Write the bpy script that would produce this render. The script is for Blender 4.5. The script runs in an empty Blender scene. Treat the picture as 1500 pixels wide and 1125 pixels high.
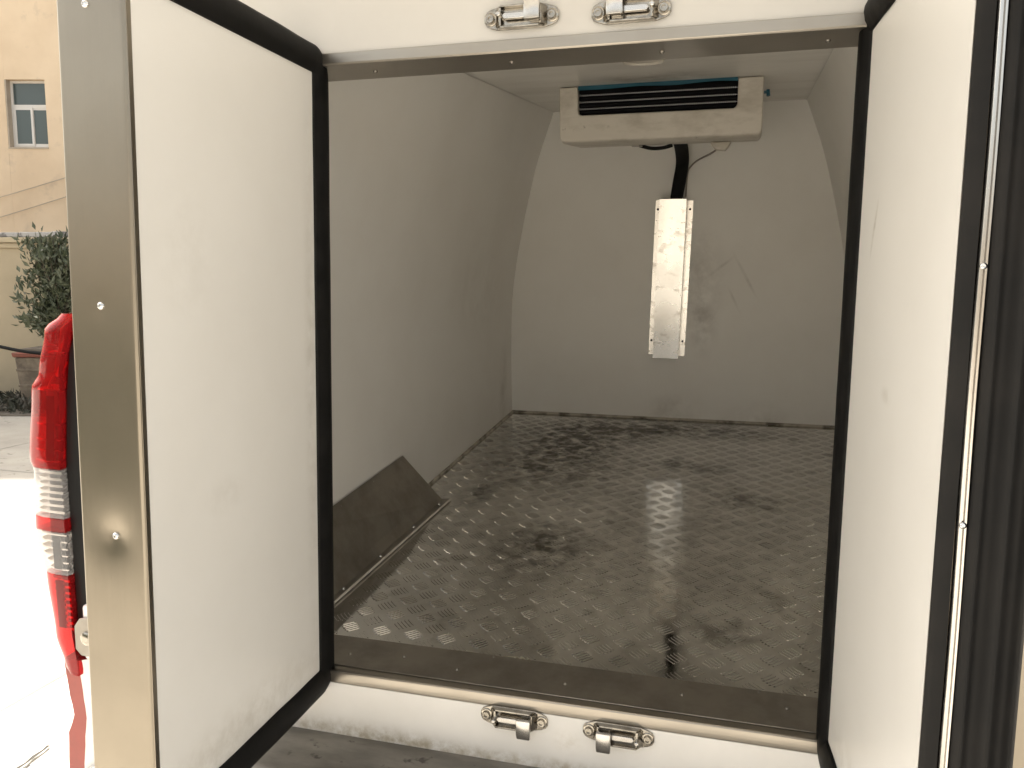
import bpy, bmesh, math, random
from mathutils import Vector, Matrix, noise as mnoise
random.seed(7)
R = math.radians
scene = bpy.context.scene
COL = scene.collection

# ------------------------------------------------------------------ camera
cam_data = bpy.data.cameras.new('camera')
cam = bpy.data.objects.new('camera', cam_data)
COL.objects.link(cam)
cam_data.sensor_width = 36.0
cam_data.lens = 36.0 * 1223.76 / 1500.0
cam_data.clip_start = 0.02
cam_data.clip_end = 600
cam.matrix_world = Matrix((
    (0.96193172, -0.03814557, 0.27061463, 0.38667),
    (0.27326138, 0.11994809, -0.95443212, -1.76297096),
    (0.00394765, 0.99204706, 0.12580558, 0.96824516),
    (0, 0, 0, 1)))
scene.camera = cam

# ------------------------------------------------------------------ sky, sun, exposure
SUN_DIR = Vector((-0.92, 0.39, 0.0)).normalized() * math.cos(R(52)) + Vector((0, 0, math.sin(R(52))))
world = bpy.data.worlds.new('World')
scene.world = world
world.use_nodes = True
wn = world.node_tree
wn.nodes.clear()
wo = wn.nodes.new('ShaderNodeOutputWorld')
wb = wn.nodes.new('ShaderNodeBackground')
sky = wn.nodes.new('ShaderNodeTexSky')
sky.sky_type = 'NISHITA'
sky.sun_disc = False
sky.sun_elevation = R(52)
sky.sun_rotation = -math.atan2(0.92, 0.39)
sky.altitude = 50
sky.air_density = 1.0
sky.dust_density = 6.0
sky.ozone_density = 0.4
hs = wn.nodes.new('ShaderNodeHueSaturation')          # a milky, hazy summer sky
hs.inputs['Saturation'].default_value = 0.35
tint = wn.nodes.new('ShaderNodeMix')
tint.data_type = 'RGBA'
tint.blend_type = 'MULTIPLY'
tint.inputs['Factor'].default_value = 1.0
tint.inputs['B'].default_value = (1.0, 0.965, 0.885, 1)
wn.links.new(sky.outputs[0], hs.inputs['Color'])
wn.links.new(hs.outputs[0], tint.inputs['A'])
wn.links.new(tint.outputs['Result'], wb.inputs['Color'])
wb.inputs['Strength'].default_value = 0.10
wn.links.new(wb.outputs[0], wo.inputs['Surface'])

sun_data = bpy.data.lights.new('sun', 'SUN')
sun_data.energy = 4.9
sun_data.angle = R(0.53)
sun_data.color = (1.0, 0.945, 0.86)
sun = bpy.data.objects.new('sun', sun_data)
COL.objects.link(sun)
sun.rotation_euler = SUN_DIR.to_track_quat('Z', 'Y').to_euler()
sun.location = (-6, 5, 9)

scene.view_settings.view_transform = 'Standard'
scene.view_settings.look = 'None'
scene.view_settings.exposure = 2.08
scene.view_settings.gamma = 1.0
scene.render.engine = 'CYCLES'
scene.cycles.max_bounces = 10
scene.cycles.diffuse_bounces = 8
scene.cycles.glossy_bounces = 6
scene.cycles.transparent_max_bounces = 12

# ------------------------------------------------------------------ materials
def material(name, color, rough=0.5, metal=0.0, color2=None, noise_scale=6.0, lo=0.4, hi=0.65, detail=6.0,
             bump=0.0, bump_scale=60.0, stretch=(1, 1, 1), rough2=None, coat=0.0, bump_stretch=None, spec=None,
             aniso=0.0, color3=None, scale3=2.0, lo3=0.5, hi3=0.7, distortion=0.0):
    m = bpy.data.materials.new(name)
    m.use_nodes = True
    nt = m.node_tree
    b = nt.nodes['Principled BSDF']
    b.inputs['Base Color'].default_value = (*color, 1)
    b.inputs['Roughness'].default_value = rough
    b.inputs['Metallic'].default_value = metal
    if coat:
        b.inputs['Coat Weight'].default_value = coat
        b.inputs['Coat Roughness'].default_value = 0.08
    if spec is not None:
        b.inputs['Specular IOR Level'].default_value = spec
    tc = nt.nodes.new('ShaderNodeTexCoord')
    def nz(scale, st, det):
        mp = nt.nodes.new('ShaderNodeMapping')
        mp.inputs['Scale'].default_value = st
        nt.links.new(tc.outputs['Object'], mp.inputs['Vector'])
        n = nt.nodes.new('ShaderNodeTexNoise')
        n.inputs['Scale'].default_value = scale
        n.inputs['Detail'].default_value = det
        n.inputs['Roughness'].default_value = 0.6
        n.inputs['Distortion'].default_value = distortion
        nt.links.new(mp.outputs[0], n.inputs['Vector'])
        return n.outputs['Fac']
    def ramp(fac, a, z):
        r = nt.nodes.new('ShaderNodeMapRange')
        r.inputs['From Min'].default_value = a
        r.inputs['From Max'].default_value = z
        nt.links.new(fac, r.inputs['Value'])
        return r.outputs[0]
    if color2 is not None:
        fac = ramp(nz(noise_scale, stretch, detail), lo, hi)
        mx = nt.nodes.new('ShaderNodeMix')
        mx.data_type = 'RGBA'
        mx.inputs['A'].default_value = (*color, 1)
        mx.inputs['B'].default_value = (*color2, 1)
        nt.links.new(fac, mx.inputs['Factor'])
        out = mx.outputs['Result']
        if color3 is not None:
            f3 = ramp(nz(scale3, (1, 1, 1), 8), lo3, hi3)
            m3 = nt.nodes.new('ShaderNodeMix')
            m3.data_type = 'RGBA'
            nt.links.new(out, m3.inputs['A'])
            m3.inputs['B'].default_value = (*color3, 1)
            nt.links.new(f3, m3.inputs['Factor'])
            out = m3.outputs['Result']
        nt.links.new(out, b.inputs['Base Color'])
        if rough2 is not None:
            mr = nt.nodes.new('ShaderNodeMapRange')
            mr.inputs['To Min'].default_value = rough
            mr.inputs['To Max'].default_value = rough2
            nt.links.new(fac, mr.inputs['Value'])
            nt.links.new(mr.outputs[0], b.inputs['Roughness'])
    if bump:
        bp = nt.nodes.new('ShaderNodeBump')
        bp.inputs['Strength'].default_value = bump
        bp.inputs['Distance'].default_value = 0.01
        nt.links.new(nz(bump_scale, bump_stretch or (1, 1, 1), 4), bp.inputs['Height'])
        nt.links.new(bp.outputs[0], b.inputs['Normal'])
    if aniso:
        b.inputs['Anisotropic'].default_value = aniso
    return m

def dirt_near(mat, spots, dark, rough=None, scale=9):
    """Stains with a place of their own: soft noisy discs (centre, radius, amount) mixed into the base colour."""
    nt = mat.node_tree
    b = nt.nodes['Principled BSDF']
    tc = nt.nodes.new('ShaderNodeTexCoord')
    n = nt.nodes.new('ShaderNodeTexNoise')
    n.inputs['Scale'].default_value = scale
    n.inputs['Detail'].default_value = 9
    n.inputs['Roughness'].default_value = 0.68
    nt.links.new(tc.outputs['Object'], n.inputs['Vector'])
    total = None
    for c, sc, amt, *rot in spots:
        mp = nt.nodes.new('ShaderNodeMapping')
        mp.vector_type = 'TEXTURE'
        mp.inputs['Location'].default_value = c
        mp.inputs['Scale'].default_value = sc
        if rot:
            mp.inputs['Rotation'].default_value = rot[0]
        nt.links.new(tc.outputs['Object'], mp.inputs['Vector'])
        ln = nt.nodes.new('ShaderNodeVectorMath')
        ln.operation = 'LENGTH'
        nt.links.new(mp.outputs[0], ln.inputs[0])
        mr = nt.nodes.new('ShaderNodeMapRange')
        mr.interpolation_type = 'SMOOTHSTEP'
        mr.inputs['From Min'].default_value = 1.0
        mr.inputs['From Max'].default_value = 0.1
        mr.inputs['To Max'].default_value = amt
        nt.links.new(ln.outputs['Value'], mr.inputs['Value'])
        if total is None:
            total = mr.outputs[0]
        else:
            ad = nt.nodes.new('ShaderNodeMath')
            ad.operation = 'ADD'
            nt.links.new(total, ad.inputs[0])
            nt.links.new(mr.outputs[0], ad.inputs[1])
            total = ad.outputs[0]
    nr = nt.nodes.new('ShaderNodeMapRange')
    nr.inputs['From Min'].default_value = 0.36
    nr.inputs['From Max'].default_value = 0.62
    nt.links.new(n.outputs['Fac'], nr.inputs['Value'])
    ml = nt.nodes.new('ShaderNodeMath')
    ml.operation = 'MULTIPLY'
    ml.use_clamp = True
    nt.links.new(total, ml.inputs[0])
    nt.links.new(nr.outputs[0], ml.inputs[1])
    mx = nt.nodes.new('ShaderNodeMix')
    mx.data_type = 'RGBA'
    old = b.inputs['Base Color']
    if old.is_linked:
        nt.links.new(old.links[0].from_socket, mx.inputs['A'])
    else:
        mx.inputs['A'].default_value = old.default_value
    mx.inputs['B'].default_value = (*dark, 1)
    nt.links.new(ml.outputs[0], mx.inputs['Factor'])
    nt.links.new(mx.outputs['Result'], b.inputs['Base Color'])
    if rough is not None:
        rs = b.inputs['Roughness']
        mr = nt.nodes.new('ShaderNodeMix')
        mr.data_type = 'FLOAT'
        if rs.is_linked:
            nt.links.new(rs.links[0].from_socket, mr.inputs['A'])
        else:
            mr.inputs['A'].default_value = rs.default_value
        mr.inputs['B'].default_value = rough
        nt.links.new(ml.outputs[0], mr.inputs['Factor'])
        nt.links.new(mr.outputs['Result'], rs)
    return mat

def smudged_steel(name, stretch, base=(0.60, 0.58, 0.55), rough=0.29, rough2=0.37):
    return material(name, base, rough, 1.0, color2=tuple(c * 0.9 for c in base), noise_scale=5, lo=0.35, hi=0.7,
                    rough2=rough2, bump=0.035, bump_scale=14, bump_stretch=stretch)

M_WHITE = material('white_fibreglass', (0.64, 0.625, 0.595), 0.32, color2=(0.60, 0.58, 0.55), noise_scale=2.2, lo=0.42, hi=0.75, bump=0.02, bump_scale=8)
M_DOOR = material('white_door_skin', (0.87, 0.852, 0.815), 0.36, color2=(0.84, 0.82, 0.78), noise_scale=3, lo=0.45, hi=0.75, bump=0.012, bump_scale=5)
dirt_near(M_DOOR, [((0.60, -0.13, 1.06), (0.30, 0.012, 0.075), 0.7, (0.35, 0, 0)), ((0.60, -0.30, 0.78), (0.3, 0.05, 0.02), 0.35), ((0.62, -0.35, 0.06), (0.3, 0.5, 0.08), 0.35),
                   ((-0.58, -0.35, 0.05), (0.3, 0.5, 0.09), 0.4), ((-0.57, -0.40, 0.55), (0.3, 0.10, 0.05), 0.16), ((-0.58, -0.05, 0.7), (0.3, 0.04, 0.9), 0.3), ((-0.57, -0.50, 1.0), (0.3, 0.12, 0.18), 0.12)],
          (0.52, 0.48, 0.41), scale=20)
M_LINING = material('white_lining', (0.82, 0.805, 0.77), 0.40, color2=(0.78, 0.76, 0.72), noise_scale=2.4, lo=0.42, hi=0.72, bump=0.03, bump_scale=6)
M_BULK = material('white_lining_scuffed', (0.84, 0.825, 0.785), 0.42, color2=(0.80, 0.78, 0.735), noise_scale=2.4, lo=0.42, hi=0.72, bump=0.03, bump_scale=6)
dirt_near(M_BULK, [((0.10, 2.64, 0.95), (0.22, 1, 0.38), 0.45), ((0.02, 2.64, 0.28), (0.2, 1, 0.12), 0.35), ((0.45, 2.64, 0.22), (0.25, 1, 0.16), 0.3),
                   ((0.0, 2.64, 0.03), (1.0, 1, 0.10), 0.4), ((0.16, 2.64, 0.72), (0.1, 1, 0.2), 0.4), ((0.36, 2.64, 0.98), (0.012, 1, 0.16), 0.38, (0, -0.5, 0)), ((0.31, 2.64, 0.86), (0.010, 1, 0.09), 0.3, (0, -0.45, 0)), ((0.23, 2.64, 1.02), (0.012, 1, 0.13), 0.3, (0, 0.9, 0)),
                   ((0.4, 2.64, 0.12), (0.3, 1, 0.10), 0.35), ((-0.55, 2.64, 0.1), (0.3, 1, 0.12), 0.35)], (0.36, 0.33, 0.29))
M_CEIL = material('white_ceiling_lining', (0.80, 0.78, 0.74), 0.36, color2=(0.68, 0.655, 0.61), noise_scale=3.5, lo=0.45, hi=0.72, stretch=(0.4, 1.6, 1), bump=0.03, bump_scale=6)
dirt_near(M_CEIL, [((0.0, 1.52, 1.574), (0.34, 0.22, 1), 0.8), ((0.05, 1.0, 1.574), (0.5, 0.3, 1), 0.4)], (0.34, 0.31, 0.265))
M_STEEL_V = smudged_steel('brushed_steel_upright', (10, 10, 0.35), (0.32, 0.284, 0.23), 0.285, 0.33)
M_STEEL_H = smudged_steel('brushed_steel_level', (0.35, 10, 10), (0.42, 0.385, 0.335), 0.285, 0.34)
M_STEEL = smudged_steel('polished_steel', (1, 1, 1), (0.66, 0.64, 0.61), 0.19, 0.255)
M_COVER = material('folded_steel_cover', (0.78, 0.755, 0.71), 0.27, 1.0, color2=(0.56, 0.525, 0.475), noise_scale=24, lo=0.56, hi=0.72, rough2=0.33, stretch=(0.7, 1, 1.2), bump=0.02, bump_scale=12)
dirt_near(M_COVER, [((-0.02, 2.6, 0.75), (0.12, 1, 0.14), 0.4), ((-0.02, 2.6, 0.45), (0.1, 1, 0.16), 0.55), ((0.0, 2.6, 1.0), (0.12, 1, 0.1), 0.5)], (0.52, 0.485, 0.435), 0.33)
M_CAST = material('cast_steel', (0.44, 0.41, 0.36), 0.2, 1.0, color2=(0.26, 0.235, 0.20), noise_scale=40, lo=0.45, hi=0.7, bump=0.05, bump_scale=50)
M_ZINC = material('zinc_screw', (0.72, 0.72, 0.72), 0.2, 1.0)
M_DARKSTEEL = material('dull_dark_steel', (0.36, 0.335, 0.30), 0.42, 1.0, color2=(0.25, 0.23, 0.205), noise_scale=7, lo=0.42, hi=0.7, rough2=0.5, bump=0.03, bump_scale=40)
M_SCREWDARK = material('dull_screw', (0.30, 0.28, 0.25), 0.4, 1.0)
M_RUBBER = material('black_rubber', (0.006, 0.0058, 0.0055), 0.5, spec=0.14, color2=(0.012, 0.0115, 0.011), noise_scale=14, bump=0.06, bump_scale=30, rough2=0.62)
M_RUBBER2 = material('black_rubber_profile', (0.012, 0.0115, 0.011), 0.6, spec=0.2, color2=(0.018, 0.0165, 0.015), noise_scale=8, bump=0.04, bump_scale=30)
M_BLACK = material('black_plastic', (0.006, 0.006, 0.006), 0.5, spec=0.2)
M_FLOOR = material('checker_plate', (0.72, 0.71, 0.685), 0.045, 1.0, color2=(0.56, 0.55, 0.525), noise_scale=4.5, lo=0.46, hi=0.72, rough2=0.15, detail=9,
                   color3=(0.42, 0.405, 0.375), scale3=11, lo3=0.56, hi3=0.74, bump=0.006, bump_scale=40)
FLOOR_DIRT = [((-0.40, 2.20, 0), (0.50, 0.44, 1), 1.35), ((0.02, 2.42, 0), (0.80, 0.24, 1), 1.2), ((-0.45, 1.75, 0), (0.5, 0.5, 1), 1.1), ((0.10, 1.86, 0), (0.10, 0.14, 1), 0.9),
              ((0.22, 1.82, 0), (0.16, 0.10, 1), 0.8), ((0.42, 1.45, 0), (0.20, 0.14, 1), 0.7), ((-0.26, 0.85, 0), (0.26, 0.34, 1), 0.75), ((0.36, 0.42, 0), (0.16, 0.12, 1), 0.5),
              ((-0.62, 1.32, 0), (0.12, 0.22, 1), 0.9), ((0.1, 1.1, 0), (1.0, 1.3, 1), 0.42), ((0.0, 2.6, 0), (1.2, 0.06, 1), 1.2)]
dirt_near(M_FLOOR, FLOOR_DIRT, (0.16, 0.146, 0.123), 0.38, scale=17)
M_STEP = material('dirty_step_tread', (0.125, 0.115, 0.10), 0.45, color2=(0.22, 0.205, 0.18), noise_scale=6, lo=0.42, hi=0.62, stretch=(0.6, 1.6, 1), detail=10, color3=(0.05, 0.044, 0.037), scale3=24, lo3=0.62, hi3=0.70,
                  bump=0.08, bump_scale=20)
M_SILLFACE = material('white_rear_panel', (0.87, 0.85, 0.815), 0.35, color2=(0.83, 0.81, 0.77), noise_scale=6)
dirt_near(M_SILLFACE, [((0, 0, -0.155), (1.4, 1, 0.035), 0.9), ((0.02, 0, -0.085), (0.05, 1, 0.04), 0.3), ((-0.5, 0, -0.14), (0.4, 1, 0.04), 0.4)], (0.50, 0.44, 0.34), scale=32)
M_CASING = material('off_white_plastic', (0.66, 0.62, 0.55), 0.45, color2=(0.50, 0.46, 0.39), noise_scale=7, lo=0.46, hi=0.66, stretch=(1, 1, 2.2), color3=(0.34, 0.30, 0.25), scale3=22, lo3=0.66, hi3=0.74, bump=0.04, bump_scale=25)
M_FILM = material('blue_protective_film', (0.015, 0.10, 0.15), 0.3)
M_FIN = material('aluminium_fins', (0.40, 0.40, 0.40), 0.3, 1.0)
M_COIL = material('dark_coil', (0.006, 0.006, 0.007), 0.7, spec=0.1)
M_FOAM = material('black_pipe_foam', (0.010, 0.010, 0.0095), 0.75, spec=0.15, bump=0.1, bump_scale=60)
M_CABLE = material('grey_tube', (0.30, 0.27, 0.23), 0.45)
M_CAULK = material('grimy_sealant', (0.50, 0.46, 0.39), 0.5, color2=(0.16, 0.14, 0.11), noise_scale=14, lo=0.46, hi=0.62)
M_SMEAR = material('dried_sealant', (0.36, 0.33, 0.25), 0.6)
M_PAINT = material('white_van_paint', (0.80, 0.79, 0.77), 0.22, coat=0.6)
M_STRIPE = material('red_vinyl_stripe', (0.31, 0.062, 0.050), 0.35, color2=(0.28, 0.060, 0.048), noise_scale=30)
M_CONCRETE = material('pale_concrete', (0.345, 0.325, 0.29), 0.85, color2=(0.265, 0.247, 0.218), noise_scale=1.6, lo=0.4, hi=0.66, detail=10, color3=(0.06, 0.05, 0.04), scale3=13, lo3=0.60, hi3=0.74,
                      bump=0.12, bump_scale=25)
M_EARTH = material('ground_earth', (0.17, 0.15, 0.125), 0.95, color2=(0.12, 0.10, 0.08), noise_scale=3)
M_CRACK = material('dark_crack_fill', (0.025, 0.021, 0.017), 0.95)
M_FACADE = material('peach_render', (0.78, 0.63, 0.455), 0.85, color2=(0.68, 0.53, 0.37), noise_scale=0.7, lo=0.4, hi=0.68, detail=10, color3=(0.55, 0.44, 0.33), scale3=2.6, lo3=0.58, hi3=0.80, bump=0.08, bump_scale=30)
M_REVEAL = material('weathered_reveal', (0.48, 0.41, 0.33), 0.85, color2=(0.40, 0.34, 0.27), noise_scale=4)
M_WALL = material('yellow_ochre_render', (0.50, 0.415, 0.285), 0.85, color2=(0.42, 0.345, 0.235), noise_scale=1.2, lo=0.4, hi=0.7, detail=8, bump=0.1, bump_scale=25)
M_COPING = material('lichen_coping', (0.40, 0.385, 0.37), 0.85, color2=(0.17, 0.16, 0.155), noise_scale=9, lo=0.5, hi=0.6, detail=8, bump=0.2, bump_scale=20)
M_UPVC = material('white_window_frame', (0.72, 0.70, 0.67), 0.4)
M_BARK = material('bark', (0.09, 0.07, 0.05), 0.9, bump=0.2, bump_scale=40)
dirt_near(M_LINING, [((-0.85, 2.45, 0.35), (0.4, 0.10, 0.35), 0.5), ((-0.85, 1.9, 0.05), (0.4, 0.9, 0.10), 0.4), ((-0.8, 2.0, 0.9), (0.4, 0.6, 0.3), 0.14)], (0.40, 0.37, 0.32))
M_LEAF = material('leaf_green', (0.060, 0.074, 0.040), 0.45, color2=(0.11, 0.118, 0.07), noise_scale=5, lo=0.42, hi=0.6)
M_LITTER = material('leaf_litter', (0.035, 0.04, 0.026), 0.7, color2=(0.075, 0.065, 0.05), noise_scale=7, lo=0.42, hi=0.6)
M_POT = material('weathered_planter', (0.19, 0.155, 0.115), 0.85, color2=(0.10, 0.08, 0.06), noise_scale=7, lo=0.4, hi=0.6, bump=0.2, bump_scale=25)
M_RIM = material('terracotta_rim', (0.26, 0.085, 0.06), 0.8, color2=(0.18, 0.07, 0.05), noise_scale=9)
M_OPPOSITE = material('cream_render', (0.33, 0.28, 0.22), 0.85, color2=(0.28, 0.235, 0.185), noise_scale=0.8)

def glass_pane(name, color, rough=0.08):
    m = material(name, color, rough, 0.0, spec=0.8)
    return m
M_PANE = glass_pane('window_glass', (0.075, 0.10, 0.10))

def lens_material(name, color, see=0.6, gloss=0.16):
    m = bpy.data.materials.new(name)
    m.use_nodes = True
    nt = m.node_tree
    nt.nodes.clear()
    out = nt.nodes.new('ShaderNodeOutputMaterial')
    tr = nt.nodes.new('ShaderNodeBsdfTransparent')
    tr.inputs['Color'].default_value = (*color, 1)
    df = nt.nodes.new('ShaderNodeBsdfPrincipled')
    df.inputs['Base Color'].default_value = (*[c * 0.42 for c in color], 1)
    df.inputs['Roughness'].default_value = 0.12
    df.inputs['Coat Weight'].default_value = 1.0
    mx = nt.nodes.new('ShaderNodeMixShader')
    lw = nt.nodes.new('ShaderNodeLayerWeight')
    lw.inputs['Blend'].default_value = 0.35
    mr = nt.nodes.new('ShaderNodeMapRange')
    mr.inputs['To Min'].default_value = 1 - see
    mr.inputs['To Max'].default_value = 0.85
    nt.links.new(lw.outputs['Facing'], mr.inputs['Value'])
    nt.links.new(mr.outputs[0], mx.inputs['Fac'])
    nt.links.new(tr.outputs[0], mx.inputs[1])
    nt.links.new(df.outputs[0], mx.inputs[2])
    nt.links.new(mx.outputs[0], out.inputs['Surface'])
    return m
M_REDLENS = lens_material('red_lens', (0.84, 0.03, 0.035), 0.84)
M_CLEARLENS = lens_material('clear_lens', (0.90, 0.88, 0.87), 0.86)
M_REFLECTOR = material('lamp_reflector', (0.78, 0.76, 0.74), 0.18, 1.0)
M_HOUSING = material('lamp_housing', (0.10, 0.095, 0.095), 0.35)

# ------------------------------------------------------------------ mesh builder
class MB:
    def __init__(self):
        self.v = []
        self.f = []
    def add(self, verts, faces):
        o = len(self.v)
        self.v += [tuple(p) for p in verts]
        self.f += [tuple(i + o for i in f) for f in faces]
        return self
    def box(self, x0, x1, y0, y1, z0, z1, fn=None):
        vs = [Vector((x, y, z)) for x in (x0, x1) for y in (y0, y1) for z in (z0, z1)]
        if fn:
            vs = [fn(p) for p in vs]
        return self.add(vs, [(0, 1, 3, 2), (4, 6, 7, 5), (0, 4, 5, 1), (2, 3, 7, 6), (0, 2, 6, 4), (1, 5, 7, 3)])
    def prism(self, poly, a, b, axis=1, fn=None):
        """poly: 2-D points of the two other axes; extruded from a to b along axis"""
        def mk(p, t):
            c = list(p)
            c.insert(axis, t)
            q = Vector(c)
            return fn(q) if fn else q
        n = len(poly)
        vs = [mk(p, a) for p in poly] + [mk(p, b) for p in poly]
        fs = [tuple(range(n)), tuple(range(2 * n - 1, n - 1, -1))]
        fs += [(i, (i + 1) % n, (i + 1) % n + n, i + n) for i in range(n)]
        return self.add(vs, fs)
    def grid(self, rows, closed=False, caps=False):
        """rows: list of equal-length point rows, skinned into quads"""
        n = len(rows[0])
        vs = [p for r in rows for p in r]
        fs = []
        for i in range(len(rows) - 1):
            for j in range(n if closed else n - 1):
                k = (j + 1) % n
                fs.append((i * n + j, i * n + k, (i + 1) * n + k, (i + 1) * n + j))
        if caps:
            fs.append(tuple(range(n)))
            fs.append(tuple(range((len(rows) - 1) * n, len(rows) * n)))
        return self.add(vs, fs)
    def tube(self, path, radius, n=10, caps=True):
        path = [Vector(p) for p in path]
        rows = []
        up = Vector((0.31, 0.17, 0.93))
        for i, p in enumerate(path):
            t = (path[min(i + 1, len(path) - 1)] - path[max(i - 1, 0)]).normalized()
            a = t.cross(up)
            if a.length < 1e-3:
                a = t.cross(Vector((1, 0, 0)))
            a.normalize()
            b = t.cross(a)
            r = radius[i] if isinstance(radius, (list, tuple)) else radius
            rows.append([p + a * (r * math.cos(2 * math.pi * k / n)) + b * (r * math.sin(2 * math.pi * k / n)) for k in range(n)])
        return self.grid(rows, closed=True, caps=caps)
    def lathe(self, profile, origin, axis, n=16):
        """profile: (radius, height) pairs along axis from origin"""
        axis = Vector(axis).normalized()
        a = axis.orthogonal().normalized()
        b = axis.cross(a)
        origin = Vector(origin)
        rows = [[origin + axis * h + a * (r * math.cos(2 * math.pi * k / n)) + b * (r * math.sin(2 * math.pi * k / n)) for k in range(n)] for r, h in profile]
        return self.grid(rows, closed=True, caps=True)

def link(name, mb, mat, parent=None, bevel=0.0, smooth=True, segs=2, angle=40, props=None, shift=None):
    me = bpy.data.meshes.new(name)
    me.from_pydata(mb.v, [], mb.f)
    bm = bmesh.new()
    bm.from_mesh(me)
    bmesh.ops.recalc_face_normals(bm, faces=bm.faces)
    if smooth:
        lim = R(angle)
        for f in bm.faces:
            f.smooth = True
        for e in bm.edges:
            e.smooth = not (len(e.link_faces) == 2 and e.calc_face_angle(0) > lim)
    bm.to_mesh(me)
    bm.free()
    me.materials.append(mat)
    o = bpy.data.objects.new(name, me)
    COL.objects.link(o)
    if parent is not None:
        o.parent = parent
        if shift is not None:
            o.location = shift
    if bevel:
        b = o.modifiers.new('edge', 'BEVEL')
        b.width = bevel
        b.segments = segs
        b.limit_method = 'ANGLE'
        b.angle_limit = R(35)
        b.harden_normals = False
    for k, val in (props or {}).items():
        o[k] = val
    return o

def part(name, mb, mat, parent, **k):
    """a mesh written in world coordinates under a thing or a part of it"""
    o = link(name, mb, mat, parent, **k)
    o.matrix_parent_inverse = WORLD_INV[top_of(parent)]
    return o

def top_of(o):
    while o.parent is not None:
        o = o.parent
    return o.name
WORLD_INV = {}

def thing(name, loc, label, cat, group=None):
    o = bpy.data.objects.new(name, None)
    COL.objects.link(o)
    o.empty_display_size = 0.1
    o.location = loc
    o['label'] = label
    o['category'] = cat
    if group:
        o['group'] = group
    WORLD_INV[o.name] = Matrix.Translation(-Vector(loc))
    return o

def child(name, mb, mat, parent, **k):
    """a mesh in world coordinates, under a part (whose own matrix is world-neutral)"""
    return link(name, mb, mat, parent, **k)

def under(name, mb, mat, parent, **k):
    return part(name, mb, mat, parent, **k) if parent.parent is None else child(name, mb, mat, parent, **k)

# van frame: the van stands nose-up by PITCH on the yard; V() turns its floor coordinates into the place
PITCH = R(5.1)
CP, SP = math.cos(PITCH), math.sin(PITCH)
def V(x, y=None, z=None):
    if y is None:
        x, y, z = x
    return Vector((x, y * CP - z * SP, y * SP + z * CP))
GZ = -0.65                                              # the yard

def smooth_curve(pts, per=6):
    """Catmull-Rom through 2-D or 3-D points"""
    pts = [Vector(p) for p in pts]
    out = []
    for i in range(len(pts) - 1):
        p0 = pts[max(i - 1, 0)]
        p1, p2 = pts[i], pts[i + 1]
        p3 = pts[min(i + 2, len(pts) - 1)]
        for k in range(per):
            t = k / per
            out.append(0.5 * ((2 * p1) + (p2 - p0) * t + (2 * p0 - 5 * p1 + 4 * p2 - p3) * t * t + (3 * p1 - p0 - 3 * p2 + p3) * t ** 3))
    out.append(pts[-1])
    return out

# ------------------------------------------------------------------ ground (slabs with recessed joints)
g = MB().add([(-80, -80, GZ - 0.03), (80, -80, GZ - 0.03), (80, 80, GZ - 0.03), (-80, 80, GZ - 0.03)], [(0, 1, 2, 3)])
ground = link('ground', g, M_EARTH, props={'kind': 'structure'})
xs = [-2.27 + 4.1 * k for k in range(-5, 5)]
ys = [3.7 + 4.6 * k for k in range(-4, 3)]
for i in range(len(xs) - 1):
    for j in range(len(ys) - 1):
        s = MB()
        n = 8
        x0, x1, y0, y1 = xs[i] + 0.006, xs[i + 1] - 0.006, ys[j] + 0.006, ys[j + 1] - 0.006
        top = GZ - random.uniform(0, 0.006)
        rim = []
        for (ax, ay, bx, by) in ((x0, y0, x1, y0), (x1, y0, x1, y1), (x1, y1, x0, y1), (x0, y1, x0, y0)):
            for k in range(n):
                t = k / n
                rim.append((ax + (bx - ax) * t + random.uniform(-1, 1) * 0.006, ay + (by - ay) * t + random.uniform(-1, 1) * 0.006))
        s.prism(rim, GZ - 0.06, top, axis=2)
        link('concrete_slab', s, M_CONCRETE, ground, bevel=0.006, segs=1)
# an old crack across the slab beside the van, and grit along it
def crack(name, pts, w):
    m = MB()
    rows = []
    for i, (x, y) in enumerate(pts):
        a = Vector((pts[min(i + 1, len(pts) - 1)][0] - pts[max(i - 1, 0)][0], pts[min(i + 1, len(pts) - 1)][1] - pts[max(i - 1, 0)][1])).normalized()
        nn = Vector((-a.y, a.x)) * w * random.uniform(0.35, 1.2)
        rows.append([(x - nn.x, y - nn.y, GZ + 0.003), (x + nn.x, y + nn.y, GZ + 0.003)])
    m.grid(rows)
    link(name, m, M_CRACK, ground)
def wander(a, b, n, amp):
    return [(a[0] + (b[0] - a[0]) * i / n + random.uniform(-amp, amp), a[1] + (b[1] - a[1]) * i / n + random.uniform(-amp, amp)) for i in range(n + 1)]
crack('ground_crack', wander((-1.84, -0.10), (-1.90, 0.42), 14, 0.005), 0.008)
crack('ground_crack', wander((-1.80, -0.05), (-1.86, 0.30), 9, 0.006), 0.004)

# ------------------------------------------------------------------ far building, boundary wall
FW = Vector((-0.273, 0.962, 0)).normalized()
SD = Vector((0.962, 0.273, 0)).normalized()
CAM = Vector((0.38667, -1.76297, 0))
def F(s, d, z):
    p = CAM + FW * d + SD * s
    return Vector((p.x, p.y, z))
def fbox(m, s0, s1, d0, d1, z0, z1):
    vs = [F(s, d, z) for s in (s0, s1) for d in (d0, d1) for z in (z0, z1)]
    return m.add(vs, [(0, 1, 3, 2), (4, 6, 7, 5), (0, 4, 5, 1), (2, 3, 7, 6), (0, 2, 6, 4), (1, 5, 7, 3)])

BD = 17.2
bld = thing('building', F(-6, BD + 5, GZ), 'peach rendered apartment building behind the ochre boundary wall', 'building')
cols = [-16.6, -13.4, -10.10, -6.9, -3.7, -0.5, 2.7]
rows_z = [0.42, 3.53, 6.46, 9.39, 12.3, 15.2]
WW, WH = 0.80, 1.31
m = MB()
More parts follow.
